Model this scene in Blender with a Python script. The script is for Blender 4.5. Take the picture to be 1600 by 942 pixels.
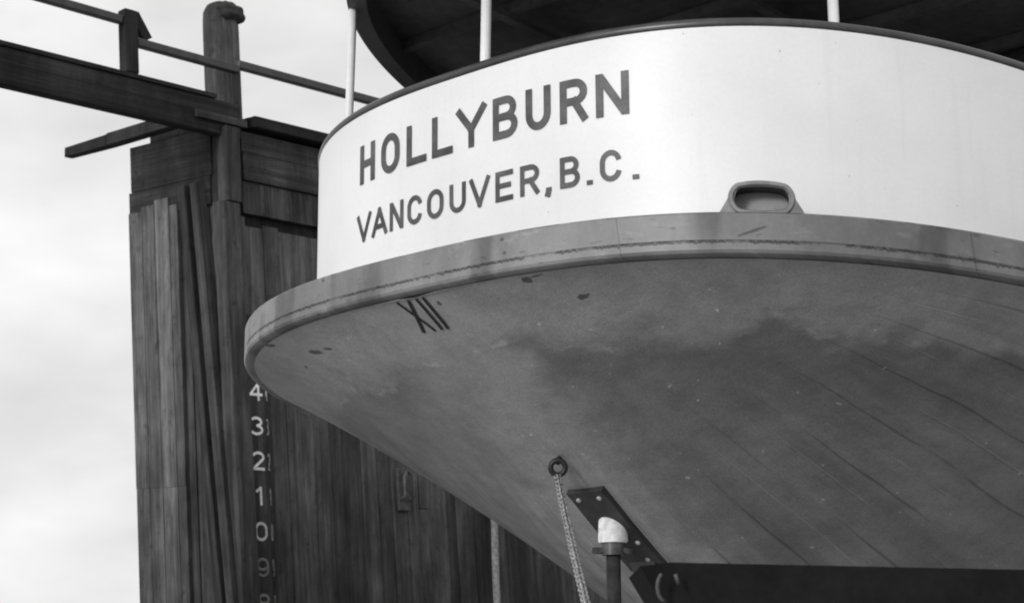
import bpy, bmesh, math, random
import numpy as np
from mathutils import Vector, Matrix
R = math.radians
random.seed(7)
for o in list(bpy.data.objects): bpy.data.objects.remove(o)
S = bpy.context.scene
Z0 = 5.2                                   # height of the ferry's deck edge above the dock floor (m)

# ------------------------------------------------------------------ camera
F_PX, YAW, PITCH, ROLL = 2800.0, R(42.7289), R(12.5), R(-0.3505)
CAM = np.array([5.19928, -4.99274, -1.80129 + Z0])
FW = np.array([-math.sin(YAW)*math.cos(PITCH), math.cos(YAW)*math.cos(PITCH), math.sin(PITCH)])
_rt = np.array([math.cos(YAW), math.sin(YAW), 0.0]); _up = np.cross(_rt, FW)
RT = math.cos(ROLL)*_rt + math.sin(ROLL)*_up; UP = -math.sin(ROLL)*_rt + math.cos(ROLL)*_up
def at(px, py, d):                         # point of the scene seen at photo pixel (px, py), d metres deep
    return CAM + d*(FW + (px-800)/F_PX*RT - (py-471)/F_PX*UP)
cam = bpy.data.cameras.new('camera'); co = bpy.data.objects.new('camera', cam); S.collection.objects.link(co)
cam.sensor_width = 36; cam.lens = 36*F_PX/1600; cam.clip_start = 0.05; cam.clip_end = 8000
M = Matrix.Identity(4)
for i in range(3):
    M[i][0], M[i][1], M[i][2], M[i][3] = RT[i], UP[i], -FW[i], CAM[i]
co.matrix_world = M
cam.dof.use_dof = True; cam.dof.focus_distance = 7.2; cam.dof.aperture_fstop = 7.0
S.camera = co

# ------------------------------------------------------------------ sky, sun, exposure
SUN = Vector((0.10, -0.94, 0.29)).normalized()          # direction towards the sun
w = bpy.data.worlds.new('World'); S.world = w; w.use_nodes = True
nt = w.node_tree; nt.nodes.clear()
N = nt.nodes.new
out = N('ShaderNodeOutputWorld'); bg = N('ShaderNodeBackground'); sky = N('ShaderNodeTexSky')
sky.sky_type = 'NISHITA'; sky.sun_disc = False
sky.sun_elevation = math.asin(SUN.z); sky.sun_rotation = math.atan2(SUN.x, SUN.y)
sky.air_density = 1.0; sky.dust_density = 3.0
bw = N('ShaderNodeRGBToBW'); nt.links.new(sky.outputs[0], bw.inputs[0])
tc = N('ShaderNodeTexCoord'); mp = N('ShaderNodeMapping'); mp.inputs['Scale'].default_value = (1, 1, 2.2)
nz = N('ShaderNodeTexNoise'); nz.inputs['Scale'].default_value = 4.2; nz.inputs['Detail'].default_value = 5; nz.inputs['Roughness'].default_value = 0.5
nt.links.new(tc.outputs['Generated'], mp.inputs[0]); nt.links.new(mp.outputs[0], nz.inputs['Vector'])
mr = N('ShaderNodeMapRange'); mr.inputs[1].default_value = 0.3; mr.inputs[2].default_value = 0.7
mr.inputs[3].default_value = 5.6; mr.inputs[4].default_value = 9.2
nt.links.new(nz.outputs[0], mr.inputs[0])
mx = N('ShaderNodeMix'); mx.data_type = 'FLOAT'; mx.inputs[0].default_value = 0.85
nt.links.new(bw.outputs[0], mx.inputs[2]); nt.links.new(mr.outputs[0], mx.inputs[3])
nt.links.new(mx.outputs[0], bg.inputs['Color']); bg.inputs['Strength'].default_value = 0.128
nt.links.new(bg.outputs[0], out.inputs[0])
sl = bpy.data.lights.new('sun', 'SUN'); so = bpy.data.objects.new('sun', sl); S.collection.objects.link(so)
sl.energy = 1.6; sl.angle = R(12); sl.color = (1, 1, 1)
so.rotation_euler = SUN.to_track_quat('Z', 'Y').to_euler(); so.location = (0, -10, 30)
S.view_settings.view_transform = 'Standard'; S.view_settings.look = 'None'
S.view_settings.gamma = 1; S.view_settings.exposure = 0.0
S.render.engine = 'CYCLES'
S.cycles.filter_width = 2.0

# ------------------------------------------------------------------ helpers: objects
def link(o):
    S.collection.objects.link(o); return o
def tag(o, label=None, cat=None, group=None, kind=None):
    if label: o['label'] = label
    if cat: o['category'] = cat
    if group: o['group'] = group
    if kind: o['kind'] = kind
    return o
def thing(name, loc, label, cat, group=None):
    o = link(bpy.data.objects.new(name, None)); o.location = loc; o.empty_display_size = 0.2
    return tag(o, label, cat, group)
def wloc(o):
    v = Vector((0, 0, 0))
    while o: v += o.location; o = o.parent
    return v
class MB:
    """collects shapes given in world metres; build() links them as one mesh object"""
    def __init__(s): s.v = []; s.f = []; s.uv = []; s.tone = []; s.t = 0.5
    def add(s, vs, fs, uvs=None):
        b = len(s.v); s.v += [tuple(map(float, v)) for v in vs]
        for k, f in enumerate(fs):
            s.f.append([b+i for i in f]); s.tone.append(s.t)
            s.uv.append(uvs[k] if uvs else None)
    def quadbox(s, p, uv=None):             # p: 8 corners, bottom ring 0-3 then top ring 4-7
        s.add(p, [(0,3,2,1),(4,5,6,7),(0,1,5,4),(1,2,6,5),(2,3,7,6),(3,0,4,7)])
    def bar(s, a, b, wd, ht, side=None, taper=1.0):
        a = np.array(a, float); b = np.array(b, float); d = b-a; d = d/np.linalg.norm(d)
        sd = np.array(side, float) if side is not None else (np.array([0, 0, 1.0]) if abs(d[2]) < .9 else np.array([1.0, 0, 0]))
        u = np.cross(d, sd); u /= np.linalg.norm(u); n = np.cross(u, d)
        P = []
        for c, k in ((a, 1.0), (b, taper)):
            for i, j in ((-1,-1),(1,-1),(1,1),(-1,1)): P.append(c + k*(i*u*wd/2 + j*n*ht/2))
        s.quadbox(P)
    def tube(s, pts, r, n=12, cap=True, closed=False):
        pts = [np.array(p, float) for p in pts]; m = len(pts)
        rs = r if hasattr(r, '__len__') else [r]*m
        vs = []; prev = None
        for i, p in enumerate(pts):
            if closed: d = pts[(i+1) % m]-pts[i-1]
            else: d = pts[min(i+1, m-1)]-pts[max(i-1, 0)]
            d = d/np.linalg.norm(d)
            if prev is None:
                h = np.array([0, 0, 1.0]) if abs(d[2]) < .9 else np.array([1.0, 0, 0])
                u = np.cross(d, h)
            else: u = prev - d*(prev@d)
            u /= np.linalg.norm(u); prev = u; v = np.cross(d, u)
            for k in range(n):
                a = 2*math.pi*k/n; vs.append(p + rs[i]*(math.cos(a)*u + math.sin(a)*v))
        fs = []
        for i in range(m if closed else m-1):
            j = (i+1) % m
            for k in range(n): fs.append((i*n+k, i*n+(k+1) % n, j*n+(k+1) % n, j*n+k))
        if cap and not closed:
            fs.append(tuple(range(n))[::-1]); fs.append(tuple((m-1)*n+k for k in range(n)))
        s.add(vs, fs)
    def grid(s, G, uv=None, flip=False, close_u=False):
        nu, nv = len(G), len(G[0]); vs = [p for row in G for p in row]; fs = []; uvs = []
        for i in range(nu-1 if not close_u else nu):
            for j in range(nv-1):
                k = (i+1) % nu
                f = [(i, j), (k, j), (k, j+1), (i, j+1)]
                if flip: f = f[::-1]
                fs.append([a*nv+b for a, b in f]); uvs.append([uv[a][b] for a, b in f] if uv is not None else None)
        s.add(vs, fs, uvs if uv is not None else None)
    def build(s, name, mat, parent=None, smooth=False, attr=None, bevel=0):
        me = bpy.data.meshes.new(name); o = link(bpy.data.objects.new(name, me))
        if parent: o.parent = parent; off = np.array(wloc(parent))
        else: off = np.array(s.v).mean(0); off[2] = np.array(s.v)[:, 2].min(); o.location = off
        me.from_pydata([tuple(np.array(v)-off) for v in s.v], [], s.f)
        ul = me.uv_layers.new(name='UVMap')
        for p, u in zip(me.polygons, s.uv):
            for k, li in enumerate(p.loop_indices):
                if u is not None: ul.data[li].uv = u[k]
        ta = me.attributes.new('tone', 'FLOAT', 'FACE')
        ta.data.foreach_set('value', s.tone)
        if attr:
            for an, vals in attr.items():
                a = me.attributes.new(an, 'FLOAT', 'POINT'); a.data.foreach_set('value', vals)
        if smooth:
            for p in me.polygons: p.use_smooth = True
        me.materials.append(mat)
        if bevel:
            b = o.modifiers.new('bevel', 'BEVEL'); b.width = bevel; b.segments = 2; b.limit_method = 'ANGLE'
        me.update(); return o

# ------------------------------------------------------------------ helpers: materials (black and white photograph: greys)
class Mat:
    def __init__(s, name, rough=0.6, spec=0.5):
        s.m = bpy.data.materials.new(name); s.m.use_nodes = True; s.nt = s.m.node_tree
        s.b = s.nt.nodes['Principled BSDF']; s.b.inputs['Roughness'].default_value = rough
        s.b.inputs['Specular IOR Level'].default_value = spec
        s._tc = s.nt.nodes.new('ShaderNodeTexCoord')
    def n(s, t, **k):
        x = s.nt.nodes.new(t)
        for a, v in k.items(): setattr(x, a, v)
        return x
    def l(s, a, b): s.nt.links.new(a, b)
    def obj(s): return s._tc.outputs['Object']
    def uv(s): return s._tc.outputs['UV']
    def attr(s, name):
        a = s.n('ShaderNodeAttribute', attribute_name=name); return a.outputs['Fac']
    def mapping(s, vec, sc=(1, 1, 1), loc=(0, 0, 0), rot=(0, 0, 0)):
        m = s.n('ShaderNodeMapping'); m.inputs['Scale'].default_value = sc; m.inputs['Location'].default_value = loc; m.inputs['Rotation'].default_value = rot
        s.l(vec, m.inputs[0]); return m.outputs[0]
    def noise(s, vec, scale, detail=5, rough=0.55, lo=None, hi=None, to=(0, 1), dist=0.0):
        x = s.n('ShaderNodeTexNoise'); x.inputs['Scale'].default_value = scale; x.inputs['Detail'].default_value = detail
        x.inputs['Roughness'].default_value = rough; x.inputs['Distortion'].default_value = dist
        s.l(vec, x.inputs['Vector'])
        return s.ramp(x.outputs[0], lo, hi, to) if lo is not None else x.outputs[0]
    def ramp(s, v, lo, hi, to=(0, 1), smooth=True):
        x = s.n('ShaderNodeMapRange'); x.interpolation_type = 'SMOOTHSTEP' if smooth else 'LINEAR'
        for i, a in enumerate((lo, hi, to[0], to[1])): x.inputs[i+1].default_value = a
        s.l(v, x.inputs[0]); return x.outputs[0]
    def math(s, op, a, b=None, c=None):
        x = s.n('ShaderNodeMath', operation=op)
        for i, v in enumerate((a, b, c)):
            if v is None: continue
            if isinstance(v, (int, float)): x.inputs[i].default_value = v
            else: s.l(v, x.inputs[i])
        return x.outputs[0]
    def mix(s, f, a, b):
        x = s.n('ShaderNodeMix', data_type='FLOAT')
        for i, v in ((0, f), (2, a), (3, b)):
            if isinstance(v, (int, float)): x.inputs[i].default_value = v
            else: s.l(v, x.inputs[i])
        return x.outputs[0]
    def sep(s, vec):
        x = s.n('ShaderNodeSeparateXYZ'); s.l(vec, x.inputs[0]); return x.outputs
    def color(s, v):
        if isinstance(v, (int, float)): s.b.inputs['Base Color'].default_value = (v, v, v, 1)
        else: s.l(v, s.b.inputs['Base Color'])
    def rough(s, v): s.l(v, s.b.inputs['Roughness'])
    def bump(s, h, strength=0.3, dist=0.01):
        x = s.n('ShaderNodeBump'); x.inputs['Strength'].default_value = strength; x.inputs['Distance'].default_value = dist
        s.l(h, x.inputs['Height']); s.l(x.outputs[0], s.b.inputs['Normal'])
    def spot(s, vec, c, r, d, soft=0.35):   # irregular mark: 1 inside an ellipse of radii r round c (uv), d = noise
        p = s.mapping(vec, (1/r[0], 1/r[1], 1), (-c[0]/r[0], -c[1]/r[1], 0))
        x, y, _ = s.sep(p)
        q = s.math('ADD', s.math('ADD', s.math('MULTIPLY', x, x), s.math('MULTIPLY', y, y)), d)
        return s.ramp(q, 1-soft, 1+soft, (1, 0))

def plain(name, v, rough=0.6, var=0.25, scale=6, bump=0.0, spec=0.5):
    m = Mat(name, rough, spec)
    a = m.noise(m.obj(), scale, 6, 0.6, 0.3, 0.7, (1-var, 1+var))
    f = m.noise(m.obj(), scale*14, 3, 0.6, 0.3, 0.7, (1-var*0.4, 1+var*0.4))
    m.color(m.math('MULTIPLY', m.math('MULTIPLY', a, f), v))
    if bump: m.bump(m.noise(m.obj(), scale*6, 5), bump, 0.004)
    return m.m
def wood(name, v, var=0.5, rough=0.8, low_shade=0.38):
    """weathered timber: uv = (across, along) metres; 'tone' per board"""
    m = Mat(name, rough, 0.25)
    g = m.noise(m.mapping(m.uv(), (60, 1.6, 1)), 1.0, 5, 0.65, 0.25, 0.75, (1-var*0.55, 1+var*0.55))
    st = m.noise(m.mapping(m.uv(), (15, 0.5, 1)), 1.0, 5, 0.7, 0.32, 0.70, (1-var*1.2, 1+var*1.1))
    blot = m.noise(m.mapping(m.obj(), (5, 5, 1.6)), 1.0, 6, 0.7, 0.3, 0.7, (0.62, 1.4))
    t = m.ramp(m.attr('tone'), 0, 1, (1-var, 1+var), False)
    k = m.noise(m.obj(), 9, 5, 0.65, 0.56, 0.7, (1, 0.6))
    big = m.noise(m.mapping(m.obj(), (1, 1, .45)), 1.1, 5, 0.6, 0.3, 0.7, (0.6, 1.3))
    _, _, pz = m.sep(m.n('ShaderNodeNewGeometry').outputs['Position'])
    shade = m.ramp(m.math('ADD', pz, m.noise(m.obj(), 2.5, 5, 0.6, 0.2, 0.8, (-.5, .5))), 3.4, 6.4, (low_shade, 1))  # colour darkens downwards: painted shade low on the wall under the hull
    m.color(m.math('MULTIPLY', m.math('MULTIPLY', m.math('MULTIPLY', m.math('MULTIPLY', g, st), m.math('MULTIPLY', t, k)), m.math('MULTIPLY', m.math('MULTIPLY', big, blot), shade)), v))
    m.bump(m.math('ADD', g, m.math('MULTIPLY', st, 1.5)), 0.45, 0.008); return m.m

mat_plank = wood('weathered_planking', 0.085, 0.36)
mat_endplank = wood('pale_weathered_planking', 0.115, 0.38)
mat_timber = wood('tarred_timber', 0.055, 0.4)
mat_darktimber = wood('dark_timber', 0.026, 0.4)
mat_pile = wood('pile_timber', 0.085, 0.4)
mat_black = plain('black_tar', 0.011, 0.9, 0.3, 3, spec=0.1)
mat_rail = plain('rail_iron', 0.05, 0.5, 0.3, 8)
mat_dark = plain('dark_paint', 0.10, 0.6, 0.25, 2.0)
mat_canopy = plain('canopy_underside', 0.13, 0.65, 0.4, 1.3)
mat_letter = plain('black_sign_paint', 0.07, 0.5, 0.45, 9)
mat_mark = plain('draught_black', 0.010, 0.6, 0.2, 9)
mat_white = plain('white_pipe_paint', 0.78, 0.4, 0.06, 8)
mat_cloth = plain('white_wrapping', 0.8, 0.9, 0.2, 30, 0.5)
mat_iron = plain('dark_iron', 0.035, 0.5, 0.4, 20, 0.2)
mat_chain = plain('galvanised_chain', 0.28, 0.45, 0.45, 30, 0.2)
mat_rope = plain('pale_rope', 0.22, 0.9, 0.4, 25, 0.4)
mat_bolt = plain('bright_bolt', 0.4, 0.35, 0.2, 30)
mat_plate = plain('dark_plate', 0.03, 0.5, 0.4, 12, 0.15)
mat_deck = plain('grey_deck_paint', 0.18, 0.7, 0.2, 3)
mat_fair = plain('grey_fairlead_paint', 0.20, 0.5, 0.2, 12)

def m_bulwark():
    m = Mat('white_bulwark_paint', 0.42, 0.4)
    uv = m.uv()
    a = m.noise(uv, 1.3, 5, 0.5, 0.3, 0.7, (0.92, 1.03))
    st = m.noise(m.mapping(uv, (16, 0.9, 1)), 1.0, 4, 0.6, 0.52, 0.8, (1, 0.95))
    g = m.noise(uv, 55, 3, 0.7, 0.25, 0.75, (0.975, 1.02))
    sp = m.noise(uv, 34, 2, 0.5, 0.755, 0.775, (1, 0.6))
    _, v, _ = m.sep(uv)
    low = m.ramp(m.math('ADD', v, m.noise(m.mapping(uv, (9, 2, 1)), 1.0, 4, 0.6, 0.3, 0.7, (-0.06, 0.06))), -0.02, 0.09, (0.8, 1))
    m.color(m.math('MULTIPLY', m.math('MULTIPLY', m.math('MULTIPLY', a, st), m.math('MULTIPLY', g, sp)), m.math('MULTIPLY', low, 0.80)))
    wv = m.noise(m.mapping(uv, (2.2, 1.6, 1)), 1.0, 2, 0.4)
    m.bump(wv, 0.25, 0.02); return m.m
def m_guard():
    m = Mat('grey_guard_paint', 0.45, 0.5)
    uv = m.uv(); s, v, _ = m.sep(uv)
    a = m.noise(m.mapping(uv, (2.2, 1.2, 1)), 1.0, 6, 0.6, 0.30, 0.70, (0.68, 1.2))
    g = m.noise(uv, 45, 4, 0.7, 0.25, 0.75, (0.92, 1.08))
    # dark upright blotches, some scrapes and a broken dark line along the lower bead
    bl = m.noise(m.mapping(uv, (3.1, 1.1, 1), (4.3, 0, 0)), 1.0, 3, 0.55, 0.51, 0.63, (1, 0.55))
    sc = m.noise(m.mapping(uv, (9, 40, 1)), 1.0, 5, 0.7, 0.60, 0.68, (1, 0.5))
    jit = m.noise(m.mapping(uv, (42, 9, 1)), 1.0, 5, 0.75, 0.2, 0.8, (-0.009, 0.009))
    dline = m.math('ABSOLUTE', m.math('ADD', m.math('ADD', v, 0.118), jit))
    br = m.noise(m.mapping(uv, (3.5, 0, 1)), 1.0, 4, 0.7, 0.42, 0.5, (0, 1))
    ln = m.math('SUBTRACT', 1, m.math('MULTIPLY', m.ramp(dline, 0.002, 0.0075, (1, 0)), m.math('MULTIPLY', br, 0.75)))
    # one slanting gouge under the fairlead, bolts' rust dots
    d = m.noise(uv, 60, 3, 0.6, 0.2, 0.8, (-0.5, 0.5))
    rot = m.mapping(m.mapping(uv, (1, 1, 1), (-1.55, 0.078, 0)), rot=(0, 0, R(-20)))
    x, y, _ = m.sep(rot)
    q = m.math('ADD', m.math('ADD', m.math('POWER', m.math('MULTIPLY', x, 1/0.062), 2), m.math('POWER', m.math('MULTIPLY', y, 1/0.006), 2)), d)
    gouge = m.ramp(q, 0.7, 1.3, (0.4, 1))
    f = m.math('MULTIPLY', m.math('MULTIPLY', a, g), m.math('MULTIPLY', bl, sc))
    f = m.math('MULTIPLY', f, m.math('MULTIPLY', ln, gouge))
    for c, r in (((0.52, -0.03), (.010, .008)), ((0.53, -0.085), (.009, .008)), ((-1.35, -0.03), (.012, .010)), ((-1.78, -0.06), (.05, .007)), ((-1.72, -0.035), (.02, .009)), ((-0.55, -0.02), (.012, .008))):
        f = m.math('MULTIPLY', f, m.math('SUBTRACT', 1, m.math('MULTIPLY', m.spot(uv, c, r, d), 0.6)))
    topl = m.math('MULTIPLY', m.ramp(v, -0.010, -0.004), m.noise(m.mapping(uv, (2.3, 0, 1), (2.0, 0, 0)), 1.0, 3, 0.6, 0.50, 0.53))  # dark strip painted as the shadow line of the gap at the top edge
    f = m.math('MULTIPLY', f, m.math('SUBTRACT', 1, m.math('MULTIPLY', topl, 0.85)))
    rub = m.noise(m.mapping(uv, (5, 16, 1)), 1.0, 6, 0.7, 0.56, 0.66, (1, 1.3))
    f = m.math('MULTIPLY', f, rub)
    for c in (-2.1, -1.16, 1.03, 2.4):      # joints between lengths of the guard
        f = m.math('MULTIPLY', f, m.ramp(m.math('ABSOLUTE', m.math('SUBTRACT', m.math('ADD', s, m.math('MULTIPLY', v, .12)), c)), 0.001, 0.0045, (0.55, 1)))
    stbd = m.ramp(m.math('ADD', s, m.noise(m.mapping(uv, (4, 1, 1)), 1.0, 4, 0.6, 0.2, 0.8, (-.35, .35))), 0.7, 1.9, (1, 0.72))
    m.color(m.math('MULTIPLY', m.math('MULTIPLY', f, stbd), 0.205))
    m.bump(m.math('ADD', m.noise(uv, 30, 5), m.math('MULTIPLY', gouge, 2.0)), 0.12, 0.004)
    return m.m
def m_hull():
    m = Mat('grey_bottom_paint', 0.55, 0.4)
    uv = m.uv(); u, y, _ = m.sep(uv)
    drop = m.attr('drop')
    wob = m.noise(m.obj(), 2.6, 4, 0.5, 0.25, 0.75, (-0.05, 0.05))
    fine = m.noise(m.obj(), 24, 5, 0.65, 0.25, 0.75, (-0.006, 0.006))
    d2 = m.math('ADD', drop, m.math('ADD', wob, fine))
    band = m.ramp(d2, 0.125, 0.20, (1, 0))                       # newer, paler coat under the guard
    lip = m.math('MULTIPLY', m.ramp(m.math('ABSOLUTE', m.math('SUBTRACT', d2, 0.168)), 0.0, 0.012, (1, 0)), m.noise(m.obj(), 8, 3, 0.6, 0.5, 0.62))
    mott = m.noise(m.obj(), 6.5, 7, 0.68, 0.27, 0.73, (0.85, 1.14))
    big = m.noise(m.obj(), 1.3, 3, 0.5, 0.3, 0.7, (0.9, 1.1))
    gr = m.noise(m.obj(), 110, 4, 0.8, 0.3, 0.7, (0.82, 1.18))
    # planking: streaks that run with the planks
    fwd = m.ramp(y, 0.5, 1.7)
    pk = m.mapping(uv, (16, 0.7, 1))
    streak = m.noise(pk, 1.0, 5, 0.6, 0.3, 0.70, (0.80, 1.18))
    streak = m.mix(fwd, 1.0, streak)
    au = m.math('ABSOLUTE', u)
    wu = m.math('ADD', m.math('MULTIPLY', au, 9.0), m.noise(m.mapping(uv, (3, 0.7, 1)), 1.0, 3, 0.5, 0.3, 0.7, (-0.08, 0.08)))
    fr = m.math('ABSOLUTE', m.math('SUBTRACT', m.math('FRACT', wu), 0.5))
    brk = m.noise(m.mapping(uv, (9, 1.1, 1), (3.3, 0, 0)), 1.0, 4, 0.6, 0.38, 0.55)
    seam = m.math('MULTIPLY', m.math('MULTIPLY', m.ramp(fr, 0.0, 0.035, (1, 0)), brk), fwd)
    fr2 = m.math('ABSOLUTE', m.math('SUBTRACT', m.math('FRACT', m.math('ADD', wu, 0.42)), 0.5))
    brk2 = m.noise(m.mapping(uv, (9, 1.1, 1), (13.3, 5, 0)), 1.0, 4, 0.6, 0.42, 0.58)
    ridge = m.math('MULTIPLY', m.math('MULTIPLY', m.ramp(fr2, 0.0, 0.03, (1, 0)), brk2), fwd)
    f = m.math('MULTIPLY', m.math('MULTIPLY', mott, gr), m.math('MULTIPLY', big, streak))
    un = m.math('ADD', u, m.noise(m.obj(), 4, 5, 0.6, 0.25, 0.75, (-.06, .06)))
    rid = m.mix(m.ramp(un, -0.38, -0.08), 0.215, m.mix(m.ramp(un, 0.03, 0.26), 0.31, 0.17))   # shading put into the paint: bright along the keel line, darker to starboard
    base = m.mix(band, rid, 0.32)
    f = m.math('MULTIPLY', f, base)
    f = m.math('MULTIPLY', f, m.math('SUBTRACT', 1, m.math('MULTIPLY', seam, 0.38)))
    f = m.math('MULTIPLY', f, m.math('ADD', 1, m.math('MULTIPLY', ridge, 0.28)))
    f = m.math('MULTIPLY', f, m.math('ADD', 1, m.math('MULTIPLY', lip, 0.35)))
    fl = m.noise(m.obj(), 26, 2, 0.5, 0.735, 0.765)              # pale flecks
    f = m.math('MULTIPLY', f, m.math('ADD', 1, m.math('MULTIPLY', fl, 0.9)))
    d = m.noise(m.obj(), 45, 4, 0.65, 0.2, 0.8, (-0.75, 0.75))
    for c, r in SCARS:
        f = m.math('MULTIPLY', f, m.math('SUBTRACT', 1, m.math('MULTIPLY', m.spot(m.obj(), c, r, d), 0.72)))
    m.color(f)
    h = m.math('ADD', m.noise(m.obj(), 14, 6, 0.6), m.math('MULTIPLY', m.noise(m.obj(), 90, 2), 0.25))
    h = m.math('ADD', h, m.math('ADD', m.math('MULTIPLY', seam, -0.7), m.math('MULTIPLY', ridge, 0.7)))
    h = m.math('ADD', h, m.math('MULTIPLY', m.math('MULTIPLY', m.noise(pk, 0.6, 3), fwd), 0.8))
    h = m.math('ADD', h, m.math('ADD', m.math('MULTIPLY', band, 0.6), m.math('MULTIPLY', fl, 0.8)))
    m.bump(h, 0.35, 0.012)
    return m.m

# ------------------------------------------------------------------ ferry: plan form, sheer, sections
B, L, NP, HG, HB, FLARE, FOOT = 2.394, 3.194, 2.731, 0.167, 0.90, 0.317, 0.317
LEN = 16.0
def sheer(y): return -0.0989*y + 0.01235*np.minimum(y, 4.0)**2
def bow(y): return np.sqrt(np.clip(1-(np.clip(y-7, 0, None)/(LEN-7))**2, 0, 1))
def half(y, off=0.0):
    y = np.asarray(y, float); u = np.clip(1-(y-off)/(L-off), 0, 1)
    return ((B-off)*np.clip(1-u**NP, 0, 1)**(1/NP) + 0.02*np.clip(y-L, 0, None))*bow(y)
def plan(off, n=160):                      # outline from the port bow round the stern to the starboard bow
    th = np.linspace(-math.pi/2, math.pi/2, 2*n+1); s, c = np.sin(th), np.cos(th)
    x = (B-off)*np.sign(s)*np.abs(s)**(2/NP); y = L-(L-off)*np.abs(c)**(2/NP)
    yy = L+(LEN-0.02-L)*np.linspace(0, 1, 60)[1:]
    xs = ((B-off)+0.02*(yy-L))*bow(yy)
    X = np.concatenate([-xs[::-1], x, xs]); Y = np.concatenate([yy[::-1], y, yy])
    s = np.concatenate([[0], np.cumsum(np.hypot(np.diff(X), np.diff(Y)))])
    s -= np.interp(0, X[60:-60], s[60:-60])
    return X, Y, s
_cache = {}
def outline(off, s):
    k = round(off, 5)
    if k not in _cache: _cache[k] = plan(off, 400)
    X, Y, ss = _cache[k]
    return np.interp(s, ss, X), np.interp(s, ss, Y)
def bul(s, v, out=0.0):                    # point on the bulwark's outer face; s metres along, v = 0 foot .. 1 rail
    x, y = outline(FOOT+(FLARE-FOOT)*v-out, s)
    return np.array([x, y, sheer(y)+HB*v+Z0])
def s_range(off): X, Y, s = plan(off, 400); return s[0], s[-1]
SS = np.concatenate([np.linspace(-17, -4, 27), np.linspace(-3.95, 3.95, 240), np.linspace(4, 17, 27)])
def clipS(off):
    a, b = s_range(off); return SS[(SS > a) & (SS < b)]

KY = np.array([0.06, 0.20, 0.55, 0.91, 1.14, 1.33, 1.54, 3.0, 6.0, 40.0])
KZ = np.array([-0.178, -0.262, -0.497, -0.748, -0.903, -1.045, -1.19, -2.15, -3.70, -3.70])
def zk(y): return np.interp(y, KY, KZ)
def zg(y): return -HG+sheer(y)
def pw(y): return np.interp(y, [0, 1.0, 2.5, 6], [1.45, 1.35, 1.2, 1.5])
def hullz(x, y):
    bb = np.maximum(half(y, 0.045), 1e-6)
    return zg(y)+np.minimum(zk(y)-zg(y), 0)*(1-np.clip(np.abs(x)/bb, 0, 1)**pw(y))
def hullpt(px, py, lift=0.004):            # where the ray of a photo pixel meets the hull
    d = at(px, py, 1.0)-CAM
    for t in np.arange(4.0, 12.0, 0.002):
        p = CAM+d*t
        if p[1] > 0.06 and abs(p[0]) < half(p[1], 0.045) and p[2] > hullz(p[0], p[1])+Z0:
            return p - d/np.linalg.norm(d)*lift
    return None
FERRY = (0.0, 0.0, Z0)
SCARS = []
for (px, py), r in (((423, 540), (.035, .012)), ((493, 550), (.045, .016)), ((512, 545), (.03, .008)), ((478, 573), (.012, .008)), ((912, 463), (.030, .014)), ((823, 438), (.022, .018)), ((838, 432), (.03, .006)), ((687, 475), (.010, .012))):
    p = hullpt(px, py)
    SCARS.append(((p[0], p[1]), r))

# ------------------------------------------------------------------ the setting: water, dock floor
def m_water():
    m = Mat('harbour_water', 0.12, 0.5)
    m.color(0.12); m.bump(m.noise(m.obj(), 0.9, 5, 0.6), 0.25, 0.2); return m.m
b = MB(); b.add([(-4000, -4000, -0.9), (4000, -4000, -0.9), (4000, 4000, -0.9), (-4000, 4000, -0.9)], [(0, 1, 2, 3)])
tag(b.build('water', m_water()), kind='structure')
b = MB()
xx = -9.2
while xx < 9.2:
    wd = random.uniform(.22, .32); b.t = random.random()
    b.quadbox([(xx, -9, -.2), (xx+wd-.012, -9, -.2), (xx+wd-.012, 26, -.2), (xx, 26, -.2), (xx, -9, 0), (xx+wd-.012, -9, 0), (xx+wd-.012, 26, 0), (xx, 26, 0)])
    xx += wd
tag(b.build('dock_floor', plain('dry_dock_timber', 0.34, 0.6, 0.4, 1.5)), kind='structure')

# ------------------------------------------------------------------ dock wing wall: local axes (outboard, along, up with batter)
DX = np.array([-0.9985933, -0.02454122, 0.04700156]); DY = np.array([-0.02227267, 0.99858956, 0.0481956])
DZ = np.array([0.04811804, -0.04708095, 0.99773145]); DE = DZ+0.093*DX
DO = np.array([-6.98177236, 4.93765372, -0.37355484+Z0])
def D(x, y, z): return DO+x*DX+y*DY+z*DE
def dbox(b, x0, x1, y0, y1, z0, z1, tx=0.0, ty=0.0, uvdir='z'):
    """box in dock axes; tx/ty shift the foot sideways"""
    P = [D(x, y, z) for z, sx, sy in ((z0, tx, ty), (z1, 0, 0)) for x, y in ((x0+sx, y0+sy), (x1+sx, y0+sy), (x1+sx, y1+sy), (x0+sx, y1+sy))]
    fs = [(0,3,2,1),(4,5,6,7),(0,1,5,4),(1,2,6,5),(2,3,7,6),(3,0,4,7)]
    o = random.uniform(0, 50)
    if uvdir == 'z':
        loc = [(x, y, z) for z in (z0, z1) for x, y in ((x0, y0), (x1, y0), (x1, y1), (x0, y1))]
        uvs = [[(o+loc[i][0]+loc[i][1], o+loc[i][2]) for i in f] for f in fs]
    elif uvdir == 'y':
        loc = [(x, y, z) for z in (z0, z1) for x, y in ((x0, y0), (x1, y0), (x1, y1), (x0, y1))]
        uvs = [[(o+loc[i][0]+loc[i][2], o+loc[i][1]) for i in f] for f in fs]
    else:
        loc = [(x, y, z) for z in (z0, z1) for x, y in ((x0, y0), (x1, y0), (x1, y1), (x0, y1))]
        uvs = [[(o+loc[i][1]+loc[i][2], o+loc[i][0]) for i in f] for f in fs]
    b.add(P, fs, uvs)
ZB = -4.75                                  # foot of the wall in its own axes
wall = thing('wing_wall', D(0.6, 0, ZB), 'tall dark timber wing wall of the floating dock with vertical planking and white depth numerals, left of the ferry stern', 'dock wall')
b = MB(); b.t = 0.3
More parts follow.
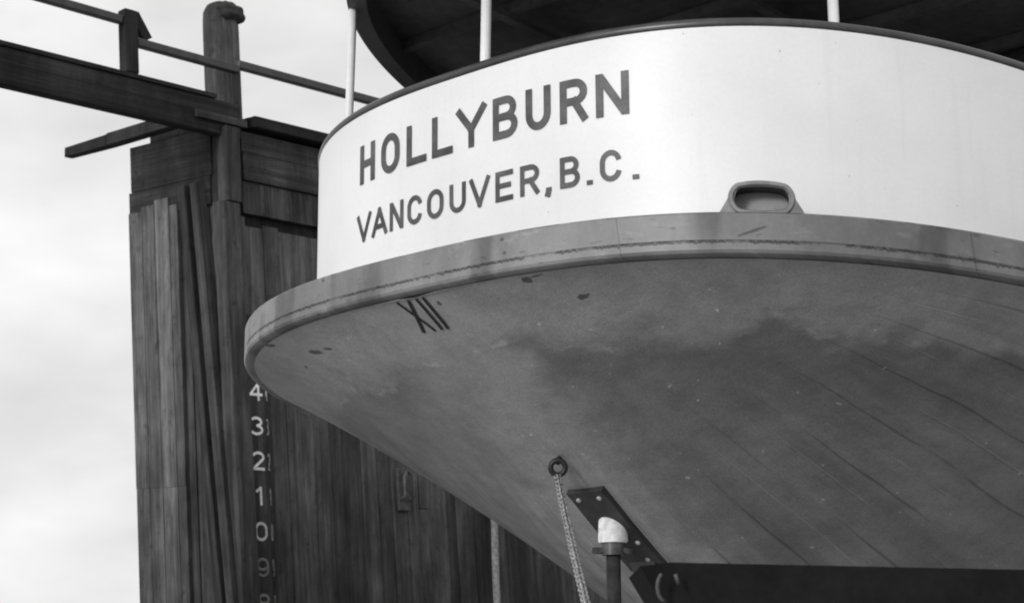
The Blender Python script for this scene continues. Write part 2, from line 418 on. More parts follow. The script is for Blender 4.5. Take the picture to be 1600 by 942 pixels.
dbox(b, 0.06, 1.24, -.18, 22, ZB, 3.60); b.build('wall_frame', mat_darktimber, wall)
# inner face: boards
b = MB(); y = -0.02
while y < 21:
    wd = random.choice((.13, .16, .19, .22, .25)); b.t = random.random()
    pr = random.uniform(-.006, .006); top = 2.72+random.choice((0, 0, 0.06, -.1, .03))
    x0 = -0.002+pr
    if random.random() < .10:              # a board renewed half way up
        zc = random.uniform(-2, 1.8); dbox(b, x0, .058, y, y+wd-.005, ZB, zc, 0); b.t = random.random(); dbox(b, x0-.008, .058, y, y+wd-.005, zc+.006, top)
    else: dbox(b, x0, .058, y, y+wd-.005, ZB, top)
    y += wd
b.build('inner_planking', mat_plank, wall)
# header bands above the boards
b = MB()
y = -0.02
while y < 21:                               # short upright pieces below the wale
    wd = random.choice((.3, .42, .55)); b.t = random.uniform(.25, .6)
    dbox(b, -0.012, .057, y, y+wd-.008, 2.84, 3.135, 0); y += wd
b.t = 0.4
dbox(b, -0.035, .056, -0.02, 21.5, 3.145, 3.40, uvdir='y'); b.t = .3
dbox(b, -0.022, .055, -0.02, 21.5, 3.408, 3.60, uvdir='y')
b.build('header_wale', mat_timber, wall)
b = MB(); b.t = 0.2
dbox(b, -0.09, 0.5, 0.10, 22, 3.655, 3.755, uvdir='y'); b.t = 0.1
dbox(b, 0.5, 1.2, -.1, 22, 3.655, 3.745, uvdir='y')
b.build('wall_cap', mat_darktimber, wall)
# end face: boards
b = MB(); x = 1.30; i = 0
tones = [.45, .35, .95, .55, .3, .5]
while x > 0.60:
    wd = (.20, .19, .21, .12)[i % 4]; b.t = tones[i % 6]
    dbox(b, x-wd+.008, x, -.30, -.185, 0.402, 2.96+.04*(i % 3)); b.t = min(1, tones[i % 6]*.85+.05)
    dbox(b, x-wd+.008, x-.002, -.297, -.186, ZB, 0.400)
    x -= wd; i += 1
b.t = .3
for k in range(5):
    b.t = random.uniform(.1, .45); dbox(b, .60-.11*k-.10, .60-.11*k, -.25+.01*(k % 2), -.186, ZB, 3.15)
b.build('end_planking', mat_endplank, wall)
b = MB(); b.t = .75
dbox(b, .12, 1.296, -.29, -.19, 2.90, 3.16, uvdir='x'); b.t = .5
dbox(b, .10, 1.27, -.285, -.19, 3.168, 3.60, uvdir='x')
b.build('end_wale', mat_darktimber, wall)
# corner timbers: two leaning fenders, the pile-like corner post, the numeral board
for (xa, xb, ft, y0, tn, m_) in ((.40, .50, -.31, -.36, .45, mat_timber), (.20, .30, -.29, -.38, .75, mat_timber)):
    b = MB(); b.t = tn; dbox(b, xa, xb, y0, y0+.14, -1.2, 3.10, tx=ft*4.3/3.7, uvdir='z'); b.build('fender_timber', m_, wall, bevel=.012)
b = MB(); b.t = .5; dbox(b, -.09, .06, -.32, -.12, -1.2, 2.90, tx=-.06); b.build('fender_timber', mat_timber, wall, bevel=.012)
b = MB(); b.t = .35; dbox(b, -.10, .16, -.26, -.10, 2.905, 3.60); b.build('corner_post', mat_timber, wall, bevel=.01)
b = MB(); b.t = .35; dbox(b, -.022, .058, -.118, -.024, ZB, 2.80); b.build('corner_post', mat_plank, wall)
nb = MB(); nb.t = .15; dbox(nb, -.060, -.020, -.125, .165, -3.0, 1.9); nb = nb.build('numeral_board', mat_timber, wall, bevel=.006)

# ------------------------------------------------------------------ lettering by strokes
def arc(cx, cy, rx, ry, a0, a1, n=14):
    return [(cx+rx*math.cos(R(a0+(a1-a0)*i/n)), cy+ry*math.sin(R(a0+(a1-a0)*i/n))) for i in range(n+1)]
def glyph(c):
    """strokes in a unit box (0..1 wide, 0..1 tall), centrelines run to the box edge"""
    if c == 'H': return [[(0, 0), (0, 1)], [(1, 0), (1, 1)], [(0, .5), (1, .5)]]
    if c == 'L': return [[(0, 1), (0, 0)], [(0, 0), (1, 0)]]
    if c == 'Y': return [[(0, 1), (.5, .42)], [(1, 1), (.5, .42)], [(.5, .45), (.5, 0)]]
    if c == 'U': return [[(0, 1), (0, .36)]+arc(.5, .36, .5, .36, 180, 360)+[(1, 1)]]
    if c == 'N': return [[(0, 0), (0, 1)], [(.02, 1.04), (.98, -.04)], [(1, 0), (1, 1)]]
    if c == 'V': return [[(0, 1), (.5, 0)], [(1, 1), (.5, 0)]]
    if c == 'A': return [[(0, 0), (.5, 1)], [(1, 0), (.5, 1)], [(.2, .3), (.8, .3)]]
    if c == 'E': return [[(0, 0), (0, 1)], [(0, 1), (1, 1)], [(0, .52), (.85, .52)], [(0, 0), (1, 0)]]
    if c == 'B': return [[(0, 0), (0, 1)], [(0, 1), (.55, 1)]+arc(.55, .76, .38, .24, 90, -90, 10)+[(0, .52)], [(.5, .52)]+arc(.58, .26, .42, .26, 90, -90, 10)+[(0, 0)]]
    if c == 'R': return [[(0, 0), (0, 1)], [(0, 1), (.55, 1)]+arc(.58, .74, .42, .26, 90, -90, 10)+[(0, .48)], [(.55, .48), (1, 0)]]
    if c == 'C': return [arc(.5, .63, .5, .37, 12, 180)[0:]+arc(.5, .37, .5, .37, 180, 348)]
    if c in 'O0': return [arc(.5, .62, .5, .38, 0, 180, 16)+arc(.5, .38, .5, .38, 180, 360, 16)+[(1, .62)]]
    if c == '.': return [[(.5, -.05), (.5, .10)]]
    if c == ',': return [[(.62, .10), (.62, -.04)], [(.6, -.03), (.35, -.20)]]
    if c == '1': return [[(.62, 0), (.62, 1)], [(.62, 1), (.25, .8)]]
    if c == '2': return [arc(.5, .72, .5, .28, 160, -20, 12)+[(0, 0)], [(0, 0), (1, 0)]]
    if c == '3': return [arc(.46, .76, .48, .24, 150, -90, 12), arc(.46, .26, .54, .26, 90, -150, 12)]
    if c == '4': return [[(.78, 0), (.78, 1)], [(.78, 1), (0, .3)], [(0, .3), (1.08, .3)]]
    if c == '8': return [arc(.5, .75, .44, .25, 0, 360, 18), arc(.5, .26, .5, .26, 0, 360, 18)]
    if c == '9': return [arc(.5, .68, .5, .32, 0, 360, 18), arc(.5, .32, .5, .32, 0, -150, 12) if False else [(1, .68), (1, .36)]+arc(.5, .34, .5, .34, 0, -140, 12)]
    if c == 'X': return [[(0, 1), (1, 0)], [(1, 1), (0, 0)]]
    if c == 'I': return [[(.5, 0), (.5, 1)]]
def ribbon(b, pts, wd, fn, k, step=0.01):
    """flat painted stroke of width wd along pts (surface coordinates), fn(s, h, lift) -> world"""
    P = [np.array(pts[0], float)]
    for a, c in zip(pts[:-1], pts[1:]):
        a = np.array(a, float); c = np.array(c, float); n = max(1, int(np.linalg.norm(c-a)/step))
        for i in range(1, n+1): P.append(a+(c-a)*i/n)
    lo, hi = [], []
    closed = np.linalg.norm(P[0]-P[-1]) < 1e-6 and len(P) > 8
    for i, p in enumerate(P):
        if closed: d = P[(i+1) if i+1 < len(P) else 1]-P[i-1 if i > 0 else -2]
        else: d = P[min(i+1, len(P)-1)]-P[max(i-1, 0)]
        d = d/(np.linalg.norm(d)+1e-12); nn = np.array([-d[1], d[0]])*wd/2
        lo.append(fn(*(p-nn), k)); hi.append(fn(*(p+nn), k))
    n = len(P)
    b.add(lo+hi, [(i, i+1, n+i+1, n+i) for i in range(n-1)])
def write(b, chars, h0, h1, wd, fn, lift=0.003):
    k = 0
    for c, s0, s1 in chars:
        for st in glyph(c):
            dot = c in '.,'
            t = wd*(1.25 if dot else 1)
            x0, x1 = (s0, s1) if dot else (s0+wd/2, s1-wd/2)
            y0, y1 = (h0, h1)
            def tr(p):
                return (x0+(x1-x0)*p[0], (y0+wd/2)+(y1-y0-wd)*p[1] if not dot else y0+(y1-y0)*p[1]+wd*.2)
            pts = [tr(p) for p in st]
            # square ends: run upright / slanting strokes out to the edge of the letter box
            if not dot and len(pts) == 2:
                a, e = np.array(pts[0]), np.array(pts[1]); d = (e-a)/np.linalg.norm(e-a)
                if c == 'N' and abs(d[0]) > .05: pts = [tuple(a), tuple(e)]
                elif c == 'Y' and abs(d[0]) > .05: pts = [tuple(a-d*wd*.48), tuple(e)]
                elif abs(d[1]) > .6: pts = [tuple(a-d*wd*.48), tuple(e+d*wd*.48)]
                else: pts = [tuple(a), tuple(e+d*wd*.48)]
            elif not dot and c in 'U':
                pts[0] = (pts[0][0], pts[0][1]+wd*.48); pts[-1] = (pts[-1][0], pts[-1][1]+wd*.48)
            ribbon(b, pts, t, fn, lift+0.00025*(k % 5)); k += 1
# numerals on the dock: on the board's face and again on its narrow side
def numface(s, h, k):  return D(-.060-k, s, h)
for i, c in enumerate('4321098'):
    z = 0.3048*(4-i)
    b = MB(); write(b, [(c, -.085, .055)], z-.082, z+.082, .024, numface)
    mk = plain('faded_numeral_paint' if i == 0 else 'faded_numeral', (.85, .8, .72, .6, .42, .13, .16)[i], .8, .22, 25)
    b.build('depth_numeral', mk, nb)
    b = MB(); write(b, [(c, .092, .120)], z-.08, z+.07, .011, numface)
    b.build('depth_numeral', plain('worn_numeral', (.34, .28, .24, .2, .16, .09, .1)[i], .8, .5, 30), nb)

# fittings on the wall
br = thing('wall_bracket', D(-.05, 1.78, .30), 'small pale loop-shaped bracket on the dark dock planking just below the hull edge', 'bracket')
b = MB(); b.bar(D(-.03, 1.78, .22), D(-.03, 1.78, .62), .15, .04, DX); b.build('back_plate', plain('bracket_paint', .05, .7, .4, 12), br, bevel=.008)
b = MB(); b.tube([D(-.05, 1.72, .32), D(-.12, 1.72, .36), D(-.12, 1.72, .54), D(-.10, 1.78, .60), D(-.12, 1.84, .54), D(-.12, 1.84, .36), D(-.05, 1.84, .32)], .016, 10)
b.build('loop', plain('bracket_iron', .07, .6, .4, 12), br, smooth=True)
rp = thing('hanging_rope', D(-.06, 2.98, -3), 'pale thick rope hanging straight down the dark dock wall below the hull', 'rope')
b = MB(); pts = [D(-.07+.01*math.sin(i*.9), 2.955+.012*math.sin(i*.5)+.045*max(0, (1-i/14)), 1.8-.28*i) for i in range(20)]
b.tube(pts, .036, 10); b.build('strand', mat_rope, rp, smooth=True)
b = MB(); b.tube([D(-.02, 2.98, 1.85), D(-.14, 2.98, 1.85)], .05, 10); b.build('wall_peg', mat_iron, rp)

# walkway that runs out past the end of the wall
wk = thing('timber_walkway', D(.3, -2.6, 3.49), 'dark timber walkway carried out past the end of the dock wall against the sky', 'walkway')
b = MB(); b.t = .3; dbox(b, -.03, .10, -6.2, -.02, 3.52, 3.845, ty=0, uvdir='y'); b.build('side_beam', mat_darktimber, wk, bevel=.015)
b = MB(); b.t = .4; dbox(b, -.045, .150, -6.2, -.30, 3.849, 3.89, uvdir='y'); b.build('tread_plank', mat_darktimber, wk, bevel=.006)
b = MB(); b.t = .4; dbox(b, -.065, -.032, -.55, .02, 3.63, 3.70, uvdir='y'); b.build('splice_plate', mat_timber, wk)
pj = thing('projecting_timber', D(1.3, -.37, 3.66), 'broken-ended timber sticking out sideways under the walkway at the wall corner', 'timber')
b = MB(); b.t = .7
P0, P1 = D(2.13, -.37, 3.675), D(.15, -.37, 3.72)
b.bar(P1, D(1.45, -.37, 3.69), .12, .125, DZ); b.build('beam', mat_darktimber, pj, bevel=.012)
b = MB(); b.bar(D(1.452, -.37, 3.685), P0, .115, .115, DZ, .85); b.build('splintered_end', mat_darktimber, pj, bevel=.01)
# pile standing at the corner
pl = thing('timber_pile', D(.27, .03, 3.6), 'thick weathered mooring pile with a rounded broken head, standing on the dock wall corner', 'pile')
b = MB(); rings = []; n = 28; lev = [3.60, 3.8, 4.1, 4.35, 4.58, 4.64, 4.74, 4.82, 4.86]
G = []; U = []
for i, z in enumerate(lev):
    row = []; ur = []
    for k in range(n+1):
        a = 2*math.pi*(k % n)/n; r = .166+.006*math.sin(3*a+1)+.004*math.sin(7*a)
        if z > 4.63: r *= (1.0, 1.0, .985, .95, .82)[max(0, min(4, i-4))] if i > 4 else 1
        lean = -.0*(z-3.6)
        row.append(D(.27+r*math.cos(a)+lean, .03+r*math.sin(a), z+(.02*math.sin(2*a+.5) if z > 4.5 else 0))); ur.append((k/n*1.0, z))
    G.append(row); U.append(ur)
b.grid(G, U); b.add([D(.27, .03, 4.87)]+G[-1][:-1], [(0, i+1, (i+1) % n+1) for i in range(n)])
b.build('shaft', mat_pile, pl, smooth=True)
b = MB()
bm = bmesh.new(); bmesh.ops.create_icosphere(bm, subdivisions=4, radius=1)
for v in bm.verts:
    c = v.co; f = 1+.10*math.sin(4*c.x+1)*math.cos(5*c.y)+.06*math.sin(9*c.z+3*c.x)+.05*math.sin(13*c.y+6*c.z)
    v.co = c*f
b.add([D(.19+.135*v.co.x, .06+.15*v.co.y, 4.78+.115*v.co.z) for v in bm.verts], [[v.index for v in f.verts] for f in bm.faces]); bm.free()
b.build('rotten_knob', wood('rotten_wood', .055, .5), pl, smooth=True)
# hand rails
hr = thing('hand_rail', D(.06, 1.5, 3.755), 'thin dark hand rail running along the top of the dock wall behind the ferry bulwark', 'railing')
b = MB(); b.bar(D(.05, .02, 4.255), D(.05, 9, 4.255), .075, .085, DX); b.build('top_rail', mat_rail, hr, bevel=.01)
for y in (2.0, 4.4, 6.8):
    b = MB(); b.bar(D(.06, y, 3.75), D(.06, y, 4.212), .10, .10, DX); b.build('post', mat_rail, hr)
hr2 = thing('hand_rail', D(.06, -1.2, 3.845), 'dark hand rail with a timber post standing on the walkway beam, left of the pile', 'railing')
b = MB(); b.bar(D(.04, -1.195, 3.90), D(.04, -1.195, 4.475), .135, .11, DX); b.build('post', mat_darktimber, hr2, bevel=.012)
b = MB(); b.bar(D(.04, -6.2, 4.41), D(.04, -1.27, 4.375), .075, .075, DX); b.build('top_rail', mat_rail, hr2, bevel=.012)
b = MB(); b.bar(D(.04, -1.12, 4.205), D(.04, .02, 4.20), .075, .085, DX); b.build('lower_rail', mat_rail, hr2, bevel=.012)
b = MB(); b.bar(D(.04, -1.14, 4.46), D(.04, -1.00, 4.25), .09, .06, DX); b.build('knee_brace', mat_darktimber, hr2)
b = MB(); b.bar(D(.04, -4.6, 3.90), D(.04, -4.6, 4.36), .13, .11, DX); b.build('post', mat_darktimber, hr2, bevel=.012)

# ------------------------------------------------------------------ ferry
fe = thing('ferry', FERRY, 'white-sided grey-bottomed wooden passenger ferry in dry dock, stern lettered HOLLYBURN VANCOUVER, B.C.', 'ferry')
# hull: sections between the guard and the keel line
ys = np.concatenate([0.0453+0.91*np.linspace(0, 1, 90)**2, np.linspace(.96, 4, 110), np.linspace(4.05, LEN-.05, 90)])
us = np.sin(np.linspace(-1, 1, 121)*math.pi/2); us = np.sign(us)*np.abs(us)**1.15
b = MB(); G = []; UVg = []; drop = []
for y in ys:
    bb = half(y, .045); row = []; ur = []
    for u in us:
        x = u*bb; a = abs(u)
        eps = .035                          # the ridge is rounded over a few centimetres
        ae = math.sqrt(a*a+eps*eps)-eps*(1-a)*.9
        z = zg(y)+min(zk(y)-zg(y), 0)*(1-min(ae, 1)**float(pw(y)))
        row.append((x, y, z+Z0)); ur.append((u, y)); drop.append(float(zg(y)-z))
    G.append(row); UVg.append(ur)
b.grid(G, UVg)
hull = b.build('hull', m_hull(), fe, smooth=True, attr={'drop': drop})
# guard: band, groove, half-round bead
prof = [(.322, .0), (.012, .0), (.003, -.003), (0, -.010), (0, -.110), (.003, -.115), (.003, -.118), (.000, -.122), (-.001, -.148), (.004, -.159), (.014, -.164), (.03, -.165), (.07, -.163)]
ss = clipS(.33)
b = MB(); G = []; U = []
for s in ss:
    row = []; ur = []
    for o, z in prof:
        x, y = outline(o, s*(1.0)); row.append((x, y, sheer(y)+z+Z0)); ur.append((s, z if o < .1 or z < -.01 else o))
    G.append(row); U.append(ur)
b.grid(G, U, flip=False)
guard = b.build('rubbing_guard', m_guard(), fe, smooth=False)
for p in guard.data.polygons: p.use_smooth = True
m = guard.modifiers.new('split', 'EDGE_SPLIT'); m.split_angle = R(22)
# bulwark: two faces and the rail cap
ss = clipS(.40)
b = MB(); G = []; U = []
for s in ss:
    row = []; ur = []
    for v, out in [(v, 0.0) for v in np.linspace(0, 1, 12)]+[(v, -.06) for v in np.linspace(1, 0, 6)]:
        row.append(bul(s, v, out)); ur.append((s, v*HB))
    G.append(row); U.append(ur)
b.grid(G, U)
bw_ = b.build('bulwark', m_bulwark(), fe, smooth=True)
m = bw_.modifiers.new('split', 'EDGE_SPLIT'); m.split_angle = R(50)
b = MB(); b.tube([bul(s, 1.0, -.018)+np.array([0, 0, .004]) for s in ss], .026, 14)
b.build('rail_cap', plain('dark_varnished_rail', .045, .32, .3, 6), bw_, smooth=True)
def onbul(s, h, k):
    v = h/HB; p = bul(s, v); q1 = bul(s+.01, v)-bul(s-.01, v); q2 = bul(s, v+.02)-bul(s, v-.02)
    n = np.cross(q1, q2); n /= np.linalg.norm(n)
    return p+n*k
name = [('H', -.708, -.582), ('O', -.530, -.395), ('L', -.345, -.213), ('L', -.178, -.048), ('Y', -.026, .152), ('B', .190, .328), ('U', .373, .502), ('R', .548, .680), ('N', .720, .868)]
b = MB(); write(b, name, .605*HB, .813*HB, .034, onbul); b.build('ship_name', mat_letter, bw_)
port = [('V', -.730, -.606), ('A', -.600, -.480), ('N', -.462, -.365), ('C', -.337, -.240), ('O', -.207, -.105), ('U', -.068, .030), ('V', .052, .172), ('E', .204, .302), ('R', .340, .440), (',', .470, .500), ('B', .545, .640), ('.', .672, .700), ('C', .733, .830), ('.', .875, .905)]
b = MB(); write(b, port, .300*HB, .447*HB, .0225, onbul); b.build('home_port', mat_letter, bw_)
# deck
b = MB(); G = []
for y in np.linspace(.14, LEN-.3, 80): G.append([(u*half(y, .13), y, sheer(y)+Z0-.004) for u in np.linspace(-1, 1, 9)])
b.grid(G); b.build('main_deck', mat_deck, fe)
# fairlead: oval eye on the guard
fl = MB()
sc, hc, rs, rh = 1.553, .074, .106, .050
def onf(s, h, k):                           # upright face near the guard's outer edge
    x, y = outline(.06, s); x2, y2 = outline(.06, s+.01); x1, y1 = outline(.06, sc+.01); x0, y0 = outline(.06, sc-.01)
    n = np.array([y1-y0, -(x1-x0), 0]); n /= np.linalg.norm(n)
    return np.array([x, y, sheer(y)+h+Z0])-n*(.138-k)
def ovl(k, a, lift):                        # stadium outline grown by k
    c, s_ = math.cos(a), math.sin(a)
    ds = (rs-rh+0)*max(-1, min(1, 1.9*c))+(rh+k)*c; dh = (rh+k)*s_
    return onf(sc+ds, max(hc+dh, .0015), lift)
nA = 72; rows = []
for k, lift in ((-.003, .128), (.004, .138), (.014, .138), (.021, .128), (.024, .0)):
    rows.append([ovl(k, 2*math.pi*i/nA, lift) for i in range(nA)])
G = [[r[i] for r in rows] for i in range(nA)]
fl.grid(G, close_u=True)
fair = fl.build('fairlead', mat_fair, fe, smooth=True)
b = MB(); rows = [[ovl(k, 2*math.pi*i/nA, l_) for i in range(nA)] for k, l_ in ((-.0035, .0), (-.0035, .1285))]
b.grid([[r[i] for r in rows] for i in range(nA)], close_u=True); b.build('fairlead_bore', mat_iron, fair, smooth=True)  # dark material paints in the shade inside the bore
m = fair.modifiers.new('split', 'EDGE_SPLIT'); m.split_angle = R(40)
b = MB(); P = [ovl(-.002, 2*math.pi*i/nA, .045) for i in range(nA)]; c0 = onf(sc, hc, .045)
b.add([c0]+P, [(0, i+1, (i+1) % nA+1) for i in range(nA)]); b.build('fairlead_opening', plain('fairlead_back', .30, .7, .15, 10), fair)
for sg in (-1, 1):                          # cheek pieces that spread to the guard
    b = MB()
    q = [(sc+sg*.09, .0015), (sc+sg*.172, .0015), (sc+sg*.118, .092)]
    f_ = [onf(s, h, .02) for s, h in q]; g_ = [onf(s, h, .130) for s, h in q]
    b.add(f_+g_, [(0, 1, 2), (5, 4, 3), (0, 3, 4, 1), (1, 4, 5, 2), (2, 5, 3, 0)])
    b.build('fairlead_cheek', mat_fair, fair, bevel=.006)
# XII on the counter
b = MB()
def hs(p):  return hullpt(*p, lift=0.0)
def hull_line(p0, p1, wd, k):
    a, c = hs(p0), hs(p1); n = 14; lo, hi = [], []
    d = (c-a)/np.linalg.norm(c-a)
    for i in range(n+1):
        q = a+(c-a)*i/n
        e = .01; gx = (hullz(q[0]+e, q[1])-hullz(q[0]-e, q[1]))/(2*e); gy = (hullz(q[0], q[1]+e)-hullz(q[0], q[1]-e))/(2*e)
        nn = -np.array([-gx, -gy, 1.0]); nn /= np.linalg.norm(nn)
        sd = np.cross(d, nn); sd /= np.linalg.norm(sd)
        for r_, l_ in ((-1, lo), (1, hi)):
            t = q+sd*wd/2*r_; z = hullz(t[0], t[1])+Z0; l_.append(np.array([t[0], t[1], z])+nn*(.0035+k))
    b.add(lo+hi, [(i, i+1, n+2+i, n+1+i) for i in range(n)])
for i, (p0, p1, w_) in enumerate((((620, 468.5), (681, 516.5), .016), ((638.5, 464.5), (663, 518.5), .018), ((650.5, 462), (691.5, 513.5), .016), ((660.8, 459.5), (701, 512.5), .016))):
    hull_line(p0, p1, w_, .0006*i)
b.build('draught_mark', mat_mark, hull)
# rudder head: plate, stock with white wrapping, flange; eye bolt
def crow(y, x=0.0, k=0.0):                  # point on the underside at station y
    return np.array([x, y, hullz(x, y)+Z0])
b = MB(); y0, y1 = 1.11, 1.57; hw = .105; n = 16; top = []; bot = []
nrm = np.array([0, -.56, -.83])
for i in range(n+1):
    y = y0+(y1-y0)*i/n
    c = np.array([0, y, zk(y)+Z0])+nrm*.006
    for sg in (-1, 1):
        bot.append(c+np.array([sg*hw, 0, 0])+nrm*.016); top.append(c+np.array([sg*hw, 0, 0])-nrm*.10)
vs = bot+top; m_ = 2*(n+1); fs = []
for i in range(n):
    a = 2*i; fs += [(a, a+1, a+3, a+2), (m_+a, m_+a+2, m_+a+3, m_+a+1), (a, a+2, m_+a+2, m_+a), (a+1, m_+a+1, m_+a+3, a+3)]
fs += [(0, m_, m_+1, 1), (2*n, 2*n+1, m_+2*n+1, m_+2*n)]
b.add(vs, fs); plate = b.build('rudder_plate', mat_plate, fe, bevel=.004)
for x, y in ((-.06, 1.15), (.06, 1.15), (.075, 1.40), (.05, 1.50)):
    b = MB(); c = np.array([x, y, zk(y)+Z0])+nrm*.020
    b.tube([c, c+nrm*.008, c+nrm*.012], [.013, .012, .006], 12); b.build('bolt', mat_bolt, plate, smooth=True)
ys_, zs_ = 1.30, zk(1.30)+Z0-.012
b = MB(); b.tube([(0, ys_, zs_+.062), (0, ys_, zs_+.058), (0, ys_, zs_+.045), (0, ys_, zs_-.01), (0, ys_, zs_-.072), (0, ys_, zs_-.080)], [.03, .052, .063, .066, .068, .064], 28); st = b.build('stock_wrapping', mat_cloth, fe, smooth=True)
m = st.modifiers.new('split', 'EDGE_SPLIT'); m.split_angle = R(50)
b = MB(); b.tube([(0, ys_, zs_-.08), (0, ys_, zs_-3.2)], .033, 24); stock = b.build('rudder_stock', mat_iron, fe, smooth=True)
b = MB(); b.tube([(0, ys_, zs_-.080), (0, ys_, zs_-.135)], .052, 24); b.build('collar', plain('collar_iron', .07, .45, .4, 20), stock)
b = MB()
for sg in (-1, 1):
    q = np.array([0, ys_, zs_-.115])+sg*RT*.070; e = np.array([0, ys_, zs_-.115])+sg*RT*.088
    b.bar(np.array([0, ys_, zs_-.115])+sg*RT*.03, q, .05, .022); b.tube([q+UP*-.012, q+UP*.012], .026, 14)
b.build('flange_lug', mat_iron, stock)
# rudder blade's bearing wedge behind the stock, dark deadwood on the keel line
b = MB(); P = []
for y, zt, zb in ((1.50, -1.08, -1.19), (1.62, -1.16, -1.36), (2.6, -1.8, -3.0), (5.5, -3.4, -3.72), (14, -3.6, -3.72)):
    for sg in (-1, 1): P += [(sg*.07, y, zt+Z0), (sg*.07, y, zb+Z0)]
fs = []
for i in range(4):
    a = 4*i; fs += [(a+1, a+3, a+7, a+5), (a, a+4, a+6, a+2), (a, a+1, a+5, a+4), (a+2, a+6, a+7, a+3)]
fs += [(0, 2, 3, 1), (16, 17, 19, 18)]
b.add(P, fs); b.build('skeg', mat_dark, fe)
eb = np.array([0, .935, zk(.935)+Z0]); ec = eb+np.array([.02, -.03, -.045])
b = MB(); b.tube([ec+.032*(math.cos(a)*RT+math.sin(a)*UP) for a in np.linspace(0, 2*math.pi, 24, endpoint=False)], .0125, 10, closed=True)
b.tube([ec+UP*.02, eb+np.array([0, .01, .02])], .011, 8)
b.build('eye_bolt', plain('black_iron', .012, .5, .2, 20), hull, smooth=True)
# upper deck, stanchions, deckhouse
UB, UL, UN, UH = 1.88, 3.8, 2.02, HB+.745
def uout(off, n=90):
    th = np.linspace(0, math.pi/2, n); s, c = np.sin(th), np.cos(th)
    x = (UB-off)*s**(2/UN); y = UL-(UL-off)*c**(2/UN)
    x = np.append(x, UB-off); y = np.append(y, 9.0)
    return np.concatenate([-x[::-1], x[1:]]), np.concatenate([y[::-1], y[1:]])
def uz(y): return UH-.06*y+Z0
b = MB(); G = []
for lst in (((.0, .0), (.0, -.15), (.012, -.155), (.10, -.155), (.105, -.03), (.105, .0)),):
    X = [uout(o) for o, _ in lst]
    for i in range(len(X[0][0])): G.append([(X[k][0][i], X[k][1][i], uz(X[k][1][i])+lst[k][1]) for k in range(len(lst))])
b.grid(G); ud = thing  # fascia
fas = b
b = MB(); X, Y = uout(.05); h = len(X)//2; G = []
for i in range(h+1):
    xa, xb, y = X[i], X[-1-i], Y[i]
    G.append([(xa+(xb-xa)*t, y, uz(y)) for t in np.linspace(0, 1, 7)])
G2 = [[(p[0], p[1], p[2]+.06) for p in r] for r in G]
b.grid(G); b.grid(G2, flip=True)
udk = b.build('upper_deck', mat_canopy, fe)
fas.build('fascia', mat_dark, udk, smooth=False)
for y in np.arange(.55, 8.6, .62):
    u = max(0, 1-y/UL); hwid = (UB-.11)*(1-u**UN)**(1/UN)
    b = MB(); b.bar((-hwid, y, uz(y)-.03), (hwid, y, uz(y)-.03), .05, .055); b.build('deck_beam', mat_canopy, udk)
b = MB(); b.bar((-.5, .3, uz(.3)-.075), (-.5, 8.6, uz(8.6)-.075), .05, .03); b.bar((.55, .3, uz(.3)-.075), (.55, 8.6, uz(8.6)-.075), .05, .03); b.build('deck_stringer', mat_canopy, udk)
def stan(x, y, r, mt, dx=0.0):
    z0 = sheer(y)+Z0; b = MB(); b.tube([(x, y, z0), (x+dx*RT[0], y+dx*RT[1], uz(y)-.01)], r, 16); s_ = b.build('stanchion', mt, fe, smooth=True)
    b = MB(); b.tube([(x+dx*RT[0], y+dx*RT[1], uz(y)-.035), (x+dx*RT[0], y+dx*RT[1], uz(y)-.006)], r*1.9, 16); b.build('socket', mat_white if mt is mat_white else mt, s_, smooth=False)
p = bul(-.945, 1.0, -.03); stan(p[0], p[1]+.0, .020, mat_white, .035)
p = bul(.085, 1.0, -.035); stan(p[0], p[1], .023, mat_white, .035)
p = at(1303, 38, 7.75); stan(p[0], p[1], .024, mat_white)
p = at(1363, 40, 9.3); stan(p[0], p[1], .02, plain('grey_stanchion_paint', .16, .6, .1, 5))
p = bul(-1.95, 1.0, -.30); stan(p[0]+.35, p[1]+.25, .02, mat_white)
b = MB(); b.quadbox([(-1.3, 3.2, sheer(3.2)+Z0), (1.3, 3.2, sheer(3.2)+Z0), (1.3, 8.5, sheer(8.5)+Z0), (-1.3, 8.5, sheer(8.5)+Z0), (-1.3, 3.2, uz(3.2)-.005), (1.3, 3.2, uz(3.2)-.005), (1.3, 8.5, uz(8.5)-.005), (-1.3, 8.5, uz(8.5)-.005)])
b.build('deckhouse', mat_dark, fe)

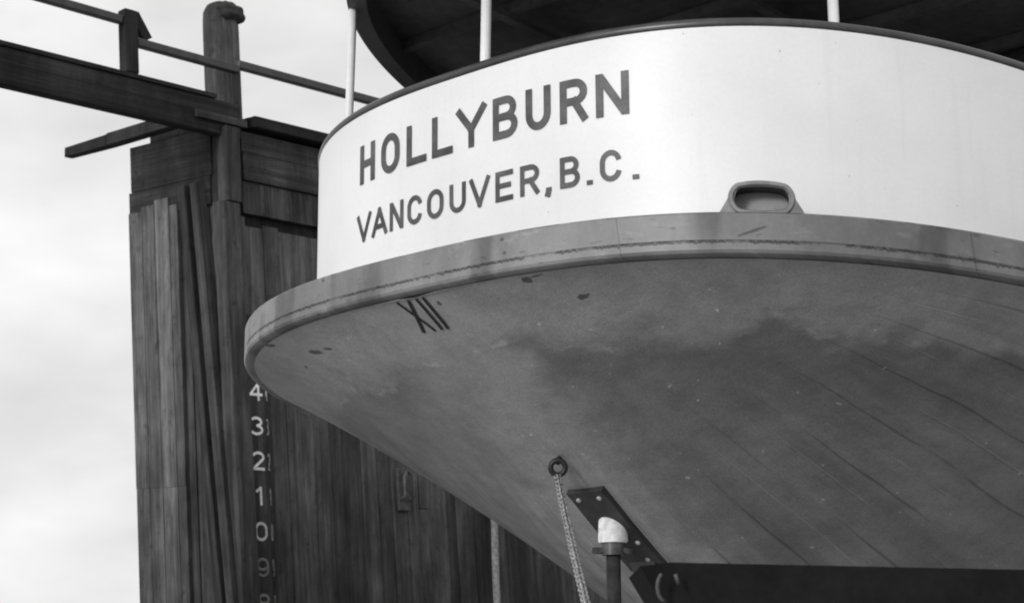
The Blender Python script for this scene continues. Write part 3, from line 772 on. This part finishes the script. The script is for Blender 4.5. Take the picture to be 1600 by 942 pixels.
# ------------------------------------------------------------------ chain hanging from the eye bolt
A = ec-UP*.034+np.array([0, -.004, 0]); E_ = at(924, 975, 6.05)
chn = thing('chain', tuple(E_), 'galvanised link chain hanging from a black eye bolt under the ferry counter', 'chain')
pit = .028; Ln = np.linalg.norm(E_-A); nl = min(99, int(Ln*1.015/pit))
def cp(t):
    p = A+(E_-A)*t; p = p.copy(); p[2] -= .02*4*t*(1-t); return p
for i in range(nl):
    c = cp((i+.5)/nl); d = cp((i+1)/nl)-cp(i/nl); d /= np.linalg.norm(d)
    s0 = np.cross(d, FW); s0 /= np.linalg.norm(s0); s1 = np.cross(d, s0)
    a = R(6+(90 if i % 2 else 0)+random.uniform(-6, 6)); sd = math.cos(a)*s0+math.sin(a)*s1
    hl, wr = pit*.5+.0036, .0128
    ring = [c+d*((hl-wr*.6)*(1 if math.sin(q) > 0 else -1)*(1 if abs(math.sin(q)) > .05 else 0)+wr*.9*math.sin(q))+sd*wr*math.cos(q) for q in np.linspace(0, 2*math.pi, 20, endpoint=False)]
    b = MB(); b.tube(ring, .0046, 10, closed=True); b.build('link', mat_chain, chn, smooth=True)

# ------------------------------------------------------------------ black blocking timber in the foreground
bb_ = thing('blocking_timber', tuple(at(1300, 1400, 4.4)), 'black tarred blocking timber under the ferry, filling the lower right corner', 'blocking timber')
ex = RT*np.array([1, 1, 0]); ex /= np.linalg.norm(ex); ey = np.array([FW[0], FW[1], 0]); ey /= np.linalg.norm(ey)
p0 = at(1048, 878, 4.2); p1 = at(1000, 884, 4.2); p2 = at(1036, 944, 4.2); p3 = at(1600, 889.5, 4.2)
tp = (p3-p0); tp = p0+tp*2.0
b = MB()
dn = np.array([0, 0, -1.0])
f_ = [p0, p1, p2, p2+dn*1.0+ex*.25, tp+dn*1.4, tp]
g_ = [q+ey*.42 for q in f_]
b.add(f_+g_, [(0, 1, 2, 3, 4, 5)[::-1], (6, 7, 8, 9, 10, 11)]+[(i, (i+1) % 6, (i+1) % 6+6, i+6) for i in range(6)])
b.build('baulk', mat_black, bb_)
b = MB(); zf = 0.0; top = f_[3][2]
for k in (0.45, 1.3): 
    c = p2+ex*k+ey*.2; b.bar((c[0], c[1], 0), (c[0], c[1], top+.02), .35, .35)
b.build('prop', mat_black, bb_)
b = MB(); hc_ = at(1040, 915, 4.17)
b.tube([hc_+(.020*math.cos(R(a))*1.0)*RT+(.034*math.sin(R(a)))*UP-FW*.012 for a in np.linspace(120, 240, 14)]+[hc_+RT*.0-UP*.038-FW*.008], [.0045]*15, 8)
b.tube([hc_+RT*.022+UP*.028-FW*.004, hc_+RT*.030+UP*.005-FW*.006], .0045, 8)
b.build('hook', plain('dull_hook_iron', .06, .6, .4, 30), bb_, smooth=True)
